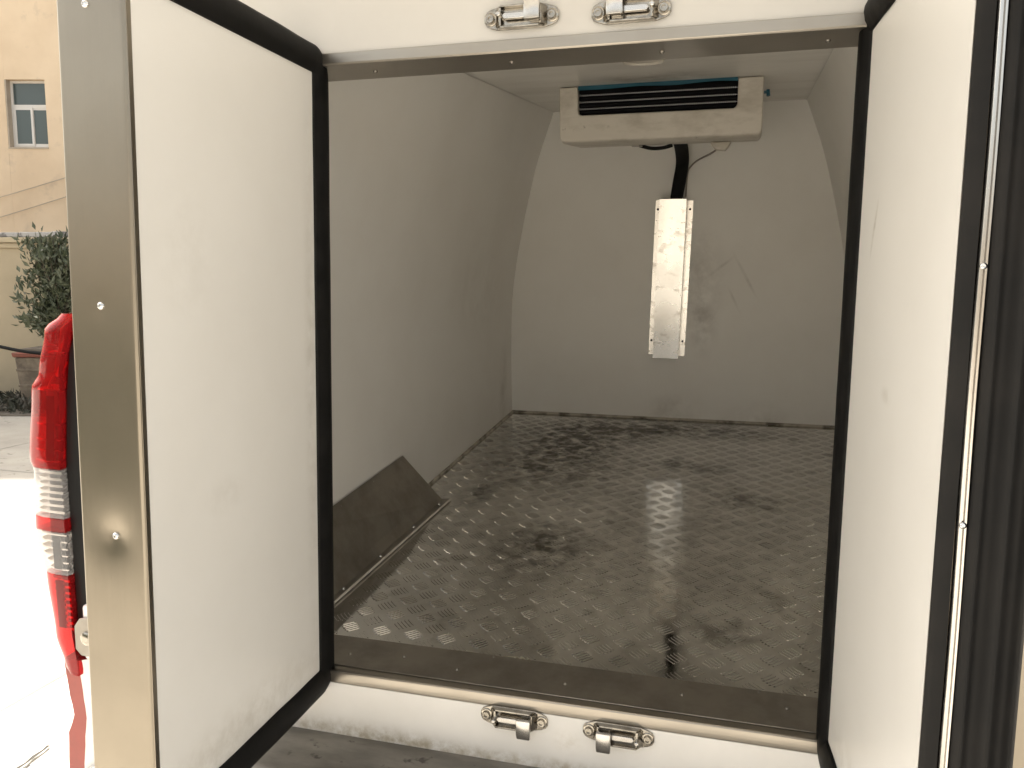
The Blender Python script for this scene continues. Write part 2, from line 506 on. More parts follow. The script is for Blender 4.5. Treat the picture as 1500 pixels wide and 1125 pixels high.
# facade as piers and spandrels round real openings
top = 20.2
for i in range(len(cols) + 1):
    s0 = -20 if i == 0 else cols[i - 1] + WW
    s1 = 6 if i == len(cols) else cols[i]
    fbox(m, s0, s1, BD, BD + 0.3, GZ, top)
for s in cols:
    zs = [GZ] + [z for r in rows_z for z in (r, r + WH)] + [top]
    for k in range(0, len(zs), 2):
        fbox(m, s + 0.001, s + WW - 0.001, BD + 0.0015, BD + 0.298, zs[k], zs[k + 1])
part('wall', m, M_FACADE, bld)
m = MB()
fbox(m, -19.9, 5.9, BD + 0.35, BD + 10, GZ, top - 0.1)
part('inner_block', m, M_REVEAL, bld)
m = MB()
fbox(m, -20.3, 6.3, BD - 0.35, BD + 10.3, top + 0.002, top + 0.25)
part('roof', m, M_REVEAL, bld)
def window(s, z):
    fr = MB()
    d0, d1 = BD + 0.14, BD + 0.20
    t = 0.045
    fbox(fr, s + 0.03, s + WW, d0, d1, z, z + t)
    fbox(fr, s + 0.03, s + WW, d0, d1, z + WH - t, z + WH)
    fbox(fr, s + 0.03, s + 0.03 + t, d0 + .001, d1 - .001, z + t, z + WH - t)
    fbox(fr, s + WW - 0.02, s + WW, d0 + .001, d1 - .001, z + t, z + WH - t)
    fbox(fr, s + 0.03 + t, s + WW - 0.02, d0 + .002, d1 - .002, z + 0.79, z + 0.79 + 0.06)
    o = part('window', fr, M_UPVC, bld)
    pn = MB(); fbox(pn, s + 0.075, s + WW - 0.02, d0 + 0.03, d0 + 0.036, z + 0.85, z + WH - t)
    child('pane', pn, M_PANE, o)
    for a, b, dd in ((s + 0.075, s + 0.455, 0.0), (s + 0.42, s + WW - 0.02, 0.022)):
        sm = MB()
        q = 0.042
        fbox(sm, a, b, d0 - 0.012 + dd, d0 + 0.008 + dd, z + t, z + t + q)
        fbox(sm, a, b, d0 - 0.012 + dd, d0 + 0.008 + dd, z + 0.79 - q, z + 0.79)
        fbox(sm, a, a + q, d0 - 0.011 + dd, d0 + 0.007 + dd, z + t + q, z + 0.79 - q)
        fbox(sm, b - q, b, d0 - 0.011 + dd, d0 + 0.007 + dd, z + t + q, z + 0.79 - q)
        child('sash', sm, M_UPVC, o)
        pn = MB(); fbox(pn, a + q, b - q, d0 - 0.002 + dd, d0 + 0.002 + dd, z + t + q, z + 0.79 - q)
        child('pane', pn, M_PANE, o)
    si = MB(); fbox(si, s - 0.0, s + WW, BD - 0.012, d0 - 0.001, z - 0.03, z - 0.002)
    child('sill', si, M_REVEAL, o)
    rv = MB()
    fbox(rv, s + 0.002, s + 0.028, BD + 0.004, d0 + 0.05, z + 0.002, z + WH - 0.002)
    child('reveal', rv, M_REVEAL, o)
for s in cols[1:5]:
    for z in rows_z[:3]:
        window(s, z)

BW = 11.12
bw = thing('boundary_wall', F(-5, BW, GZ), 'low ochre rendered boundary wall with pale weathered coping in front of the peach building', 'wall')
m = MB()
fbox(m, -16, 5, BW, BW + 0.24, GZ, 1.40)
part('wall', m, M_WALL, bw)
m = MB(); fbox(m, -16, 5, BW - 0.07, BW + 0.29, 1.402, 1.47); part('ledge', m, M_WALL, bw, bevel=0.01)
m = MB(); fbox(m, -16, 5, BW - 0.035, BW - 0.001, 1.33, 1.40); part('moulding', m, M_WALL, bw, bevel=0.012)
s = -16.0
while s < 5:
    w = random.uniform(0.38, 0.62)
    m = MB()
    fbox(m, s, s + w - 0.012, BW - 0.05 + random.uniform(-.02, .02), BW + 0.30, 1.472, 1.54 + random.uniform(-0.014, 0.014))
    part('coping_stone', m, M_COPING, bw, bevel=0.012)
    s += w

# slim wires in front of the far facade
for k, (a, b) in enumerate((((-14.0, 1.60), (-3.0, 5.05)), ((-14.0, 1.17), (-3.0, 4.75)))):
    pts = [F(a[0] + (b[0] - a[0]) * t / 20, BD - 0.06, a[1] + (b[1] - a[1]) * t / 20 - 0.25 * math.sin(math.pi * t / 20)) for t in range(21)]
    m = MB().tube(pts, 0.008, 6)
    o = link('wire', m, M_REVEAL)
    o['label'] = ('upper' if k == 0 else 'lower') + ' of two thin wires slanting across the peach facade'
    o['category'] = 'wire'
    o['group'] = 'thin wires on the peach facade'

# ------------------------------------------------------------------ planting at the foot of the wall
def leaf_cloud(centre_fn, n, size, tilt=0.9):
    m = MB()
    for _ in range(n):
        p, out = centre_fn()
        L = size * random.uniform(0.6, 1.25)
        W = L * 0.42
        d = (out + Vector((random.uniform(-tilt, tilt), random.uniform(-tilt, tilt), random.uniform(-tilt, tilt * 0.8)))).normalized()
        s = d.cross(Vector((random.uniform(-1, 1), random.uniform(-1, 1), random.uniform(-1, 1)))).normalized()
        up = d.cross(s).normalized()
        vs = [p, p + d * L * 0.45 + s * W * 0.5 + up * L * 0.05, p + d * L - up * L * 0.12, p + d * L * 0.45 - s * W * 0.5 + up * L * 0.05]
        m.add(vs, [(0, 1, 2), (0, 2, 3)])
    return m
shrub_at = F(-5.52, 10.25, 0.06)
shrub = thing('shrub', shrub_at, 'dark green bushy shrub growing in the planter against the ochre wall', 'shrub')
m = MB()
twigs = []
for k in range(60):
    a = random.uniform(0, 2 * math.pi)
    h = random.uniform(0.25, 1.38)
    spread = random.uniform(0.1, 0.86) * (1.0 if h < 0.95 else 0.65)
    tip = shrub_at + Vector((math.cos(a) * spread, math.sin(a) * spread * 0.6, h))
    mid = shrub_at + Vector((math.cos(a) * spread * 0.3, math.sin(a) * spread * 0.2, h * 0.6))
    path = smooth_curve([shrub_at + Vector((random.uniform(-.05, .05), random.uniform(-.05, .05), 0)), mid, tip], 5)
    m.tube(path, [0.014 - 0.011 * i / (len(path) - 1) for i in range(len(path))], 5)
    twigs.append(path)
part('branches', m, M_BARK, shrub, props={'kind': 'stuff'})
def on_twig():
    tw = random.choice(twigs)
    i = random.randint(len(tw) // 3, len(tw) - 1)
    j = min(i + 1, len(tw) - 1)
    p = tw[i].lerp(tw[j], random.random()) + Vector((random.gauss(0, .05), random.gauss(0, .05), random.gauss(0, .05)))
    o = (tw[-1] - tw[0]).normalized()
    return p, (o + Vector((0, 0, 0.2))).normalized()
part('leaves', leaf_cloud(on_twig, 4000, 0.10), M_LEAF, shrub, props={'kind': 'stuff'}, smooth=False)

pot_c = F(-5.72, 10.2, GZ)
pot = thing('planter', pot_c, 'weathered square planter with a reddish rim under the shrub', 'planter')
m = MB()
def frus(m, a0, a1, z0, z1, s_c, d_c):
    vs = [F(s_c + sx * a, d_c + sy * a, z) for z, a in ((z0, a0), (z1, a1)) for sx, sy in ((-1, -1), (1, -1), (1, 1), (-1, 1))]
    return m.add(vs, [(0, 1, 2, 3), (4, 7, 6, 5), (0, 4, 5, 1), (1, 5, 6, 2), (2, 6, 7, 3), (3, 7, 4, 0)])
frus(m, 0.30, 0.34, GZ, 0.0, -5.62, 10.3)
part('pot', m, M_POT, pot, bevel=0.02)
m = MB(); frus(m, 0.355, 0.365, 0.002, 0.06, -5.62, 10.3); part('rim', m, M_RIM, pot, bevel=0.015)
m = MB(); frus(m, 0.31, 0.30, 0.062, 0.10, -5.62, 10.3); part('soil', m, M_EARTH, pot)
for zz in (-0.17, -0.36):
    m = MB(); frus(m, 0.345 - (0.0 - zz) * 0.061, 0.347 - (0.0 - zz) * 0.061, zz, zz + 0.035, -5.62, 10.3); part('band', m, M_POT, pot, bevel=0.008)

m = MB().tube(smooth_curve([F(-7.6, 9.9, 0.42), F(-6.5, 9.8, 0.25), F(-5.75, 9.75, 0.10), F(-5.3, 9.75, 0.06)], 6), 0.02, 8)
pole = link('drainpipe', m, M_BLACK)
pole['label'] = 'dark slim pipe sloping down past the planter along the ochre wall'
pole['category'] = 'pipe'
def on_bed():
    s = random.uniform(-8.5, -4.6)
    d = random.uniform(9.65, 10.95)
    hgt = 0.20 * max(0, mnoise.noise(Vector((s * 1.8, d * 1.8, 3.1))) + 0.55)
    return F(s, d, GZ + 0.02 + random.random() * hgt), Vector((random.uniform(-.6, .6), random.uniform(-.6, .6), 0.5)).normalized()
lit = link('ground_cover', leaf_cloud(on_bed, 5200, 0.09, 1.1), M_LITTER, smooth=False)
lit['kind'] = 'stuff'
lit['label'] = 'dark leafy ground cover along the foot of the ochre wall'
lit['category'] = 'ground cover'
m = MB(); fbox(m, -16, 5, 9.6, BW, GZ - 0.02, GZ + 0.02)
link('planting_bed', m, M_EARTH, props={'kind': 'structure'})

# unseen building added behind the camera: bounces sun and fills the polished steel's reflections
op = thing('building', (2, -17, GZ), 'low sunlit cream building added behind the camera for the light and reflections', 'building')
m = MB().box(-22, 26, -22, -15.5, GZ, 2.45); part('wall', m, M_OPPOSITE, op)
m = MB().box(-22.3, 26.3, -22.3, -15.2, 2.452, 2.65); part('roof', m, M_REVEAL, op)
for k in range(9):
    for z in (0.45,):
        m = MB().box(-18 + k * 4.6, -16.3 + k * 4.6, -15.52, -15.46, z, z + 1.5); part('window', m, M_PANE, op)

unseen_hedge = thing('unseen_hedge', (-5.0, -4.3, GZ), 'clipped dark green hedge added to darken the steel reflections', 'unseen_hedge')  # added leafy block, out of view, darkens what the door's steel edge mirrors
def in_hedge():
    f = random.random()
    x = random.uniform(-8.5, -2.2)
    y = -3.6 - 1.2 * random.random() if f < 0.5 else -3.6
    z = GZ + (1.25 if f < 0.5 else 1.25 * random.random())
    return Vector((x, y + random.gauss(0, .04), z + random.gauss(0, .04))), Vector((random.uniform(-1, 1), random.uniform(0, 1), random.uniform(0, 1))).normalized()
part('leaves', leaf_cloud(in_hedge, 5000, 0.13), M_LEAF, unseen_hedge, props={'kind': 'stuff'}, smooth=False)
m = MB().box(-8.45, -2.25, -4.75, -3.65, GZ, GZ + 1.2); part('branches', m, M_LEAF, unseen_hedge, bevel=0.08)

# ------------------------------------------------------------------ THE VAN
van = thing('cargo_van', (0, 1.6, GZ), 'white refrigerated van with both rear cargo doors swung open on its insulated box', 'van')

# --- insulated box: floor, walls, bulkhead, ceiling
YB = 2.638
half = smooth_curve([(0.857, 0.0), (0.856, 0.28), (0.846, 0.58), (0.822, 0.78), (0.783, 0.978), (0.735, 1.18), (0.685, 1.356), (0.605, 1.572)], 5)
half = [(p[0], p[1]) for p in half]
def wall_panel(sign):
    m = MB()
    inner = [(sign * x, z) for x, z in half]
    outer = [(sign * (x + 0.03), z) for x, z in half]
    rows = []
    def y0(z):                                           # the wall starts behind the upright rear frame
        return (0.036 + z * SP) / CP
    for t in (0.0, 0.2, 0.4, 0.6, 0.8, 1.0):
        rows.append([V(x, y0(z) + (YB - y0(z)) * t, z) for x, z in inner])
    m.grid(rows)
    rows = [[V(x, y0(z) + (YB - y0(z)) * t, z) for x, z in outer] for t in (0.0, 1.0)]
    m.grid(rows)
    return m
wall_l = part('side_wall', wall_panel(-1), M_LINING, van)
wall_r = part('side_wall', wall_panel(1), M_LINING, van)
m = MB()
ring = [(-x, z) for x, z in half] + [(x, z) for x, z in reversed(half)]
m.prism(ring, YB + 0.001, YB + 0.03, axis=1, fn=V)
bulk = part('bulkhead', m, M_BULK, van)
m = MB()
m.box(-0.61, 0.61, 0.19, YB, 1.574, 1.61, fn=V)
ceil = part('ceiling', m, M_CEIL, van)
# beads of sealant in the corners
m = MB()
m.tube([V(-0.852, 1.3, 0.004), V(-0.852, YB - 0.004, 0.004)], 0.007, 6)
m.tube([V(-0.852, YB - 0.004, 0.004), V(0.852, YB - 0.004, 0.004)], 0.008, 6)
m.tube([V(0.852, YB - 0.004, 0.004), V(0.852, 0.1, 0.004)], 0.007, 6)
part('sealant_bead', m, M_CAULK, van)

m = MB()
m.box(-0.88, 0.88, 0.146, YB + 0.02, -0.03, 0.0, fn=V)
floor = part('cargo_floor', m, M_FLOOR, van)
# five-bar tread: groups of raised bars, turned by quarter turns
tr = MB()
P = 0.065                                              # basket weave laid at 45 degrees to the sheet
bl, bw_, bh = 0.0235, 0.0032, 0.0012
sq = math.sqrt(0.5)
for a_ in range(-16, 52):
    for b_ in range(-16, 52):
        cx, cy = (a_ - b_) * P * sq + 0.012, (a_ + b_) * P * sq + 0.13
        if abs(cx) > 0.835 or cy > YB - 0.03 or cy < 0.175 or (cx < -0.68 and cy < 1.25):
            continue
        sgn = 1 if (a_ + b_) % 2 == 0 else -1
        ax, ay = sq, sq * sgn
        for k in range(-2, 3):
            ox, oy = cx - ay * k * 0.0102, cy + ax * k * 0.0102
            L = bl * (1.0 if abs(k) < 2 else 0.86) * random.uniform(0.94, 1.04)
            W = bw_
            pts = [(-L, 0, 0), (-L * 0.72, -W, 0), (L * 0.72, -W, 0), (L, 0, 0), (L * 0.72, W, 0), (-L * 0.72, W, 0),
                   (-L * 0.8, -W * 0.62, bh), (L * 0.8, -W * 0.62, bh), (L * 0.8, W * 0.62, bh), (-L * 0.8, W * 0.62, bh)]
            vs = [V(ox + ax * p - ay * q, oy + ay * p + ax * q, 0.0002 + c) for p, q, c in pts]
            tr.add(vs, [(0, 1, 6), (1, 2, 7, 6), (2, 3, 7), (3, 4, 8), (3, 8, 7), (4, 5, 9, 8), (5, 0, 9), (0, 6, 9), (6, 7, 8, 9)])
child('tread_bars', tr, M_FLOOR, floor, props={'kind': 'stuff'}, smooth=False)

m = MB()
rows = []
for i in range(31):
    x = -0.37 + 0.30 * i / 30
    w = 0.012 + 0.014 * max(0.0, mnoise.noise(Vector((x * 21, 2.2, 0.4))) + 0.35)
    w *= min(1, i / 4, (30 - i) / 4) if not 14 < i < 18 else 0.25
    rows.append([V(x, 0.150, 0.0012), V(x + 0.01, 0.159 + w, 0.0012)])
m.grid(rows)
child('sealant_smear', m, M_SMEAR, floor)

def screw(origin, axis, parent, r=0.006, name='screw', mat=None):
    m = MB().lathe([(r, 0), (r * 0.98, r * 0.25), (r * 0.8, r * 0.55), (r * 0.45, r * 0.72), (r * 0.40, r * 0.5), (r * 0.05, r * 0.45)], origin, axis, 12)
    return under(name, m, mat or M_ZINC, parent)

# --- sill, header and the white faces round the opening
m = MB()
prof = [(0.158, 0.004), (0.158, 0.0005), (0.02, 0.0005), (0.02, -0.024), (-0.004, -0.024), (-0.004, 0.0030), (-0.0028, 0.0062), (0.0005, 0.0082), (0.02, 0.0066)]
m.prism(prof, -0.70, 0.70, axis=0, fn=V)
sill = part('sill_trim', m, M_STEEL_H, van, bevel=0.001)
m = MB()
m.box(-0.655, 0.70, 0.022, 0.157, 0.0072, 0.0098, fn=V)
plate = child('tread_plate', m, M_DARKSTEEL, sill, bevel=0.001)
for x in (-0.56, -0.42, -0.27, 0.0, 0.27, 0.50):
    screw(V(x, 0.085 + random.uniform(-.02, .02), 0.0098), V(0, 0, 1), sill, 0.005, mat=M_SCREWDARK)
for x in (-0.60, -0.2, 0.15, 0.44):
    screw(V(x, 0.148, 0.0098), V(0, 0, 1), sill, 0.0035, mat=M_SCREWDARK)

m = MB().box(-1.0, 1.0, -0.003, 0.02, -0.40, -0.0245)
rear = part('rear_panel', m, M_SILLFACE, van)
m = MB().box(-0.93, 0.93, 0.0, 0.030, 1.449, 1.96)
header = part('header_panel', m, M_WHITE, van)
m = MB()
m.prism([(-0.006, 1.4645), (-0.006, 1.442), (-0.003, 1.4385), (0.128, 1.4365), (0.128, 1.4395), (0.0, 1.4475), (0.0, 1.4645)], -0.72, 0.72, axis=0)
htrim = part('header_trim', m, M_STEEL_H, van, bevel=0.0008)
for x in (-0.46, -0.135, 0.19, 0.515):
    screw((x, 0.065, 1.4372), (0, 0, -1), htrim, 0.0055, mat=M_SCREWDARK)
m = MB().box(-0.72, 0.72, 0.031, 0.128, 1.4405, 1.60)
child('header_box', m, M_LINING, htrim)
for sgn in (-1, 1):
    m = MB()
    poly = [(sgn * 0.64, -0.02), (sgn * 0.60, 1.447), (sgn * 0.98, 1.447), (sgn * 1.05, 0.9), (sgn * 1.06, -0.02)]
    m.prism(poly, 0.002, 0.10, axis=1)
    part('door_jamb', m, M_WHITE, van)

# round interior lamp just inside the header
m = MB().lathe([(0.066, 0), (0.066, 0.022), (0.063, 0.025), (0.060, 0.019), (0.01, 0.022)], V(0.035, 1.12, 1.574), -V(0, 0, 1), 28)
lampbase = part('interior_lamp', m, M_CASING, van)
m = MB().lathe([(0.0672, 0), (0.0672, 0.006), (0.064, 0.006)], V(0.035, 1.12, 1.5735), -V(0, 0, 1), 28)
child('lamp_outline_ring', m, M_BLACK, lampbase)  # dark ring that makes the lamp's round outline show
# --- step under the sill
m = MB()
poly = [(-0.002, -0.158), (-0.165, -0.158), (-0.178, -0.163), (-0.185, -0.175), (-0.185, -0.20), (-0.002, -0.20)]
m.prism(poly, -1.0, 1.0, axis=0)
step = part('bumper_step', m, M_STEP, van)
m = MB().prism([(-0.1855, -0.166), (-0.197, -0.169), (-0.199, -0.179), (-0.1855, -0.182)], -1.0, 1.0, axis=0)
part('step_edge', m, M_CASING, van, bevel=0.002)
m = MB().box(-1.0, 1.0, -0.32, -0.002, -0.42, -0.21); part('bumper', m, M_BLACK, van, bevel=0.03, segs=3)
m = MB().box(-0.86, -0.50, -0.330, -0.322, -0.275, -0.235); part('reflector_strip', m, M_STRIPE, van, bevel=0.003)

# --- wheel arch cover inside, left
m = MB()
A0, A1 = (-0.853, 0.33, 0.205), (-0.853, 1.117, 0.203)
B0, B1 = (-0.760, 0.33, 0.006), (-0.735, 1.205, 0.006)
sheet = [V(A0), V(A1), V(B1), V(B0)]
off = V(0.003, 0, 0.002)
m.add(sheet + [p + off for p in sheet], [(0, 1, 2, 3), (7, 6, 5, 4), (0, 4, 5, 1), (1, 5, 6, 2), (2, 6, 7, 3), (3, 7, 4, 0)])
m.add([V(A1), V(-0.853, 1.135, 0.0), V(B1)], [(0, 1, 2)])
arch = part('wheel_arch_cover', m, M_DARKSTEEL, van, smooth=False)
m = MB()
lip = [V(-0.765, 0.328, 0.0055), V(-0.737, 1.212, 0.0055), V(-0.706, 1.222, 0.0055), V(-0.738, 0.328, 0.0055)]
m.add(lip + [p + V(0, 0, 0.003) for p in lip], [(0, 1, 2, 3), (7, 6, 5, 4), (0, 4, 5, 1), (1, 5, 6, 2), (2, 6, 7, 3), (3, 7, 4, 0)])
child('floor_flange', m, M_DARKSTEEL, arch)
m = MB().tube([V(-0.7375, 0.326, 0.006), V(-0.7045, 1.224, 0.006)], 0.0042, 6)
child('flange_edge', m, M_CASING, arch)
for t in (0.08, 0.36, 0.66, 0.93):
    screw(V(-0.752 + 0.03 * t, 0.34 + 0.87 * t, 0.0085), V(0, 0, 1), arch, 0.006)
for t in (0.35, 0.66, 0.96):
    screw(V(-0.846, 0.33 + 0.787 * t, 0.19), V(0.9, 0, 0.42), arch, 0.005)

# --- rear doors
def door(P0, u, v, n, side):
    P0, u, v, n = Vector(P0), Vector(u).normalized(), Vector(v).normalized(), Vector(n).normalized()
    def D(a, b=None, c=None):
        if b is None:
            a, b, c = a
        return P0 + u * a + v * b + n * c
    WID, HGT, TH = 0.593, 1.410, 0.124
    # outer skin and core
    m = MB().box(-0.062, WID + 0.010, -0.052, HGT + 0.056, -TH + 0.002, -0.004, fn=D)
    dr = part('rear_door', m, M_PAINT, van, bevel=0.004)
    # raised inner skin with a faint warp
    m = MB()
    rows = []
    NV, NU = 30, 14
    for j in range(NV + 1):
        row = []
        for i in range(NU + 1):
            a, b = WID * i / NU, HGT * j / NV
            edge = min(a, WID - a, b, HGT - b)
            w = 0.0012 * mnoise.noise(Vector((a * 2.3 + side * 5, b * 2.0, 1.7))) * min(1, edge / 0.1)
            row.append(D(a, b, w))
        rows.append(row)
    m.grid(rows)
    m.box(0.001, WID - 0.001, 0.001, HGT - 0.001, -0.006, -0.0025, fn=D)
    child('inner_skin', m, M_DOOR, dr)
    # rubber seal round hinge side, top and bottom: a soft bulb section swept along a rounded path
    path = []
    r = 0.035
    o = 0.030
    def arc(cx, cy, a0, a1, k=8):
        return [(cx + r * math.cos(R(a0 + (a1 - a0) * i / k)), cy + r * math.sin(R(a0 + (a1 - a0) * i / k))) for i in range(k + 1)]
    xend = WID + (0.0 if side < 0 else -0.004)
    path += [(xend - (xend + o) * i / 22, -o + 0.004) for i in range(21)]
    path += arc(-o + r * 1.0, -o + 0.004 + r, 270, 180)
    path += [(-o, 0.02 + (HGT - 0.02) * i / 40) for i in range(1, 40)]
    path += arc(-o + r, HGT + o - r, 180, 90)
    path += [(-o + r + (xend + o - r) * i / 22, HGT + o) for i in range(1, 23)]
    sec = [(-0.030, -0.003), (-0.030, 0.004), (-0.027, 0.011), (-0.018, 0.0165), (-0.004, 0.018), (0.010, 0.0155), (0.020, 0.010), (0.027, 0.006), (0.0295, 0.0045), (0.0295, -0.003)]
    rows = []
    for i, (a, b) in enumerate(path):
        q0, q1 = path[max(i - 1, 0)], path[min(i + 1, len(path) - 1)]
        t = Vector((q1[0] - q0[0], q1[1] - q0[1])).normalized()
        nn = Vector((t.y, -t.x))                       # towards the panel
        wob = 0.0022 * mnoise.noise(Vector((a * 9, b * 9, side * 3.0)))
        top_swell = 1.0 + 0.10 * mnoise.noise(Vector((a * 5, b * 5, 9.0 + side)))
        corner = min((Vector((a, b)) - Vector((-o, HGT + o))).length, (Vector((a, b)) - Vector((-o, -o))).length)
        pinch = 1.0 - 0.05 * math.exp(-(corner / 0.05) ** 2)
        rows.append([D(a + nn.x * (x * top_swell + wob), b + nn.y * (x * top_swell + wob), z * pinch + wob * 0.5) for x, z in sec])
    m = MB().grid(rows, caps=True)
    child('door_seal', m, M_RUBBER, dr, angle=70)
    if side < 0:
        # stainless edge channel with a dented screw hole
        m = MB()
        rows = []
        NV = 150
        cs = [0.0] + [0.003] + [0.004 + 0.1145 * i / 24 for i in range(25)] + [0.1205, 0.1245]
        dent = (0.5216, 0.0597)
        for j in range(NV + 1):
            b = -0.05 + (HGT + 0.104) * j / NV
            row = []
            for ci, c in enumerate(cs):
                dd = math.hypot(b - dent[0], c - dent[1])
                w = -0.0034 * math.exp(-(dd / 0.020) ** 2) - 0.0022 * math.exp(-((dd) / 0.048) ** 2)
                d2 = math.hypot(b - 0.907, c - 0.0647)
                w -= 0.0005 * math.exp(-(d2 / 0.02) ** 2)
                lowf = 0.0010 * mnoise.noise(Vector((b * 3.1, c * 2.0, 4.4))) + 0.0001 * mnoise.noise(Vector((b * 7.0, c * 7.0, 2.4)))
                k = min(1.0, min(c, 0.1245 - c) / 0.02)
                edge = -0.004 * max(0, 1 - c / 0.004) ** 2 - 0.004 * max(0, 1 - (0.1245 - c) / 0.004) ** 2
                row.append(D(0.608 + (w + lowf) * k + edge, b, -c))
            rows.append(row)
        m.grid(rows)
        trim = child('edge_trim', m, M_STEEL_V, dr, angle=60)
        m = MB().box(0.5935, 0.6045, -0.05, HGT + 0.054, -0.003, 0.0018, fn=D)
        child('trim_return', m, M_STEEL_V, dr, bevel=0.0006)
        m = MB().box(0.56, 0.603, -0.05, HGT + 0.054, -0.1262, -0.1226, fn=D)
        child('outer_return', m, M_STEEL_V, dr, bevel=0.001)
        for b, c in ((1.374, 0.0684), (0.9073, 0.0647), (0.5216, 0.0597), (0.098, 0.064)):
            depth = -0.0056 if abs(b - 0.5216) < .01 else -0.0006
            screw(D(0.608 + depth, b, -c), u, dr, 0.0068)
    else:
        # centre gasket: flat lip, chrome bead, ribbed rubber profile, steel channel
        m = MB().box(WID + 0.0105, 0.6065, -0.05, HGT + 0.054, -0.1238, 0.0, fn=D)
        child('edge_channel', m, M_STEEL_V, dr, bevel=0.001)
        m = MB()
        NV = 60
        rows = []
        for j in range(NV + 1):
            b = -0.05 + (HGT + 0.104) * j / NV
            wv = 0.0012 * mnoise.noise(Vector((b * 4.0, 1.0, 8.0)))
            rows.append([D(x + 0.6066, b, c + wv * (1 if 0 < k < 6 else 0.4)) for k, (x, c) in enumerate(((0.0, 0.0012), (0.003, 0.004), (0.006, 0.001), (0.0066, -0.004), (0.0066, -0.012), (0.006, -0.0172), (0.0, -0.0184)))])
        m.grid(rows)
        child('gasket_lip', m, M_RUBBER2, dr)
        m = MB()
        rows = []
        for j in range(NV + 1):
            b = -0.05 + (HGT + 0.104) * j / NV
            wv = 0.0014 * mnoise.noise(Vector((b * 3.2, 2.0, 5.0)))
            rows.append([D(x + 0.6068, b, c + wv) for x, c in ((0.0, -0.0185), (0.006, -0.0187), (0.0085, -0.0205), (0.0082, -0.0228), (0.0052, -0.0240), (0.0052, -0.0252), (0.0082, -0.0264), (0.0085, -0.0288), (0.006, -0.0305), (0.0, -0.0307))])
        m.grid(rows)
        child('chrome_bead', m, M_STEEL, dr)
        m = MB()
        prof = []
        for k in range(41):
            c = -0.0312 - 0.0725 * k / 40
            t = k / 40
            h = 0.010 + 0.010 * math.exp(-((t - 0.10) / 0.10) ** 2) + 0.013 * math.exp(-((t - 0.50) / 0.13) ** 2) + 0.012 * math.exp(-((t - 0.90) / 0.08) ** 2)
            prof.append((h, c))
        prof = [(0.0, -0.0312)] + prof + [(0.0, -0.1037)]
        rows = [[D(x + 0.6068, b, c) for x, c in prof] for b in (-0.05, 0.4, 0.9, HGT + 0.054)]
        m.grid(rows)
        child('gasket_profile', m, M_RUBBER2, dr, angle=60)
        for b in (0.955, 0.633, 0.25, 1.30):
            screw(D(0.6146, b, -0.0246), u, dr, 0.0046)
    return dr, D
door_l, DL = door((-0.5901, -0.03, 0.0117), (0.0289, -0.9996, 0.002), (0.013, 0.0024, 0.9999), (0.9995, 0.0289, -0.0131), -1)
door_r, DR = door((0.5756, -0.03, 0.0206), (0.0779, -0.9968, 0.0157), (0.0088, 0.0164, 0.9998), (-0.9969, -0.0778, 0.0101), 1)
# scuffs on the right door and small nub of the seal on the left
m = MB().tube([DL(-0.055, -0.020, 0.004), DL(-0.085, -0.026, 0.004)], 0.0065, 8)
child('seal_nub', m, M_RUBBER, door_l)

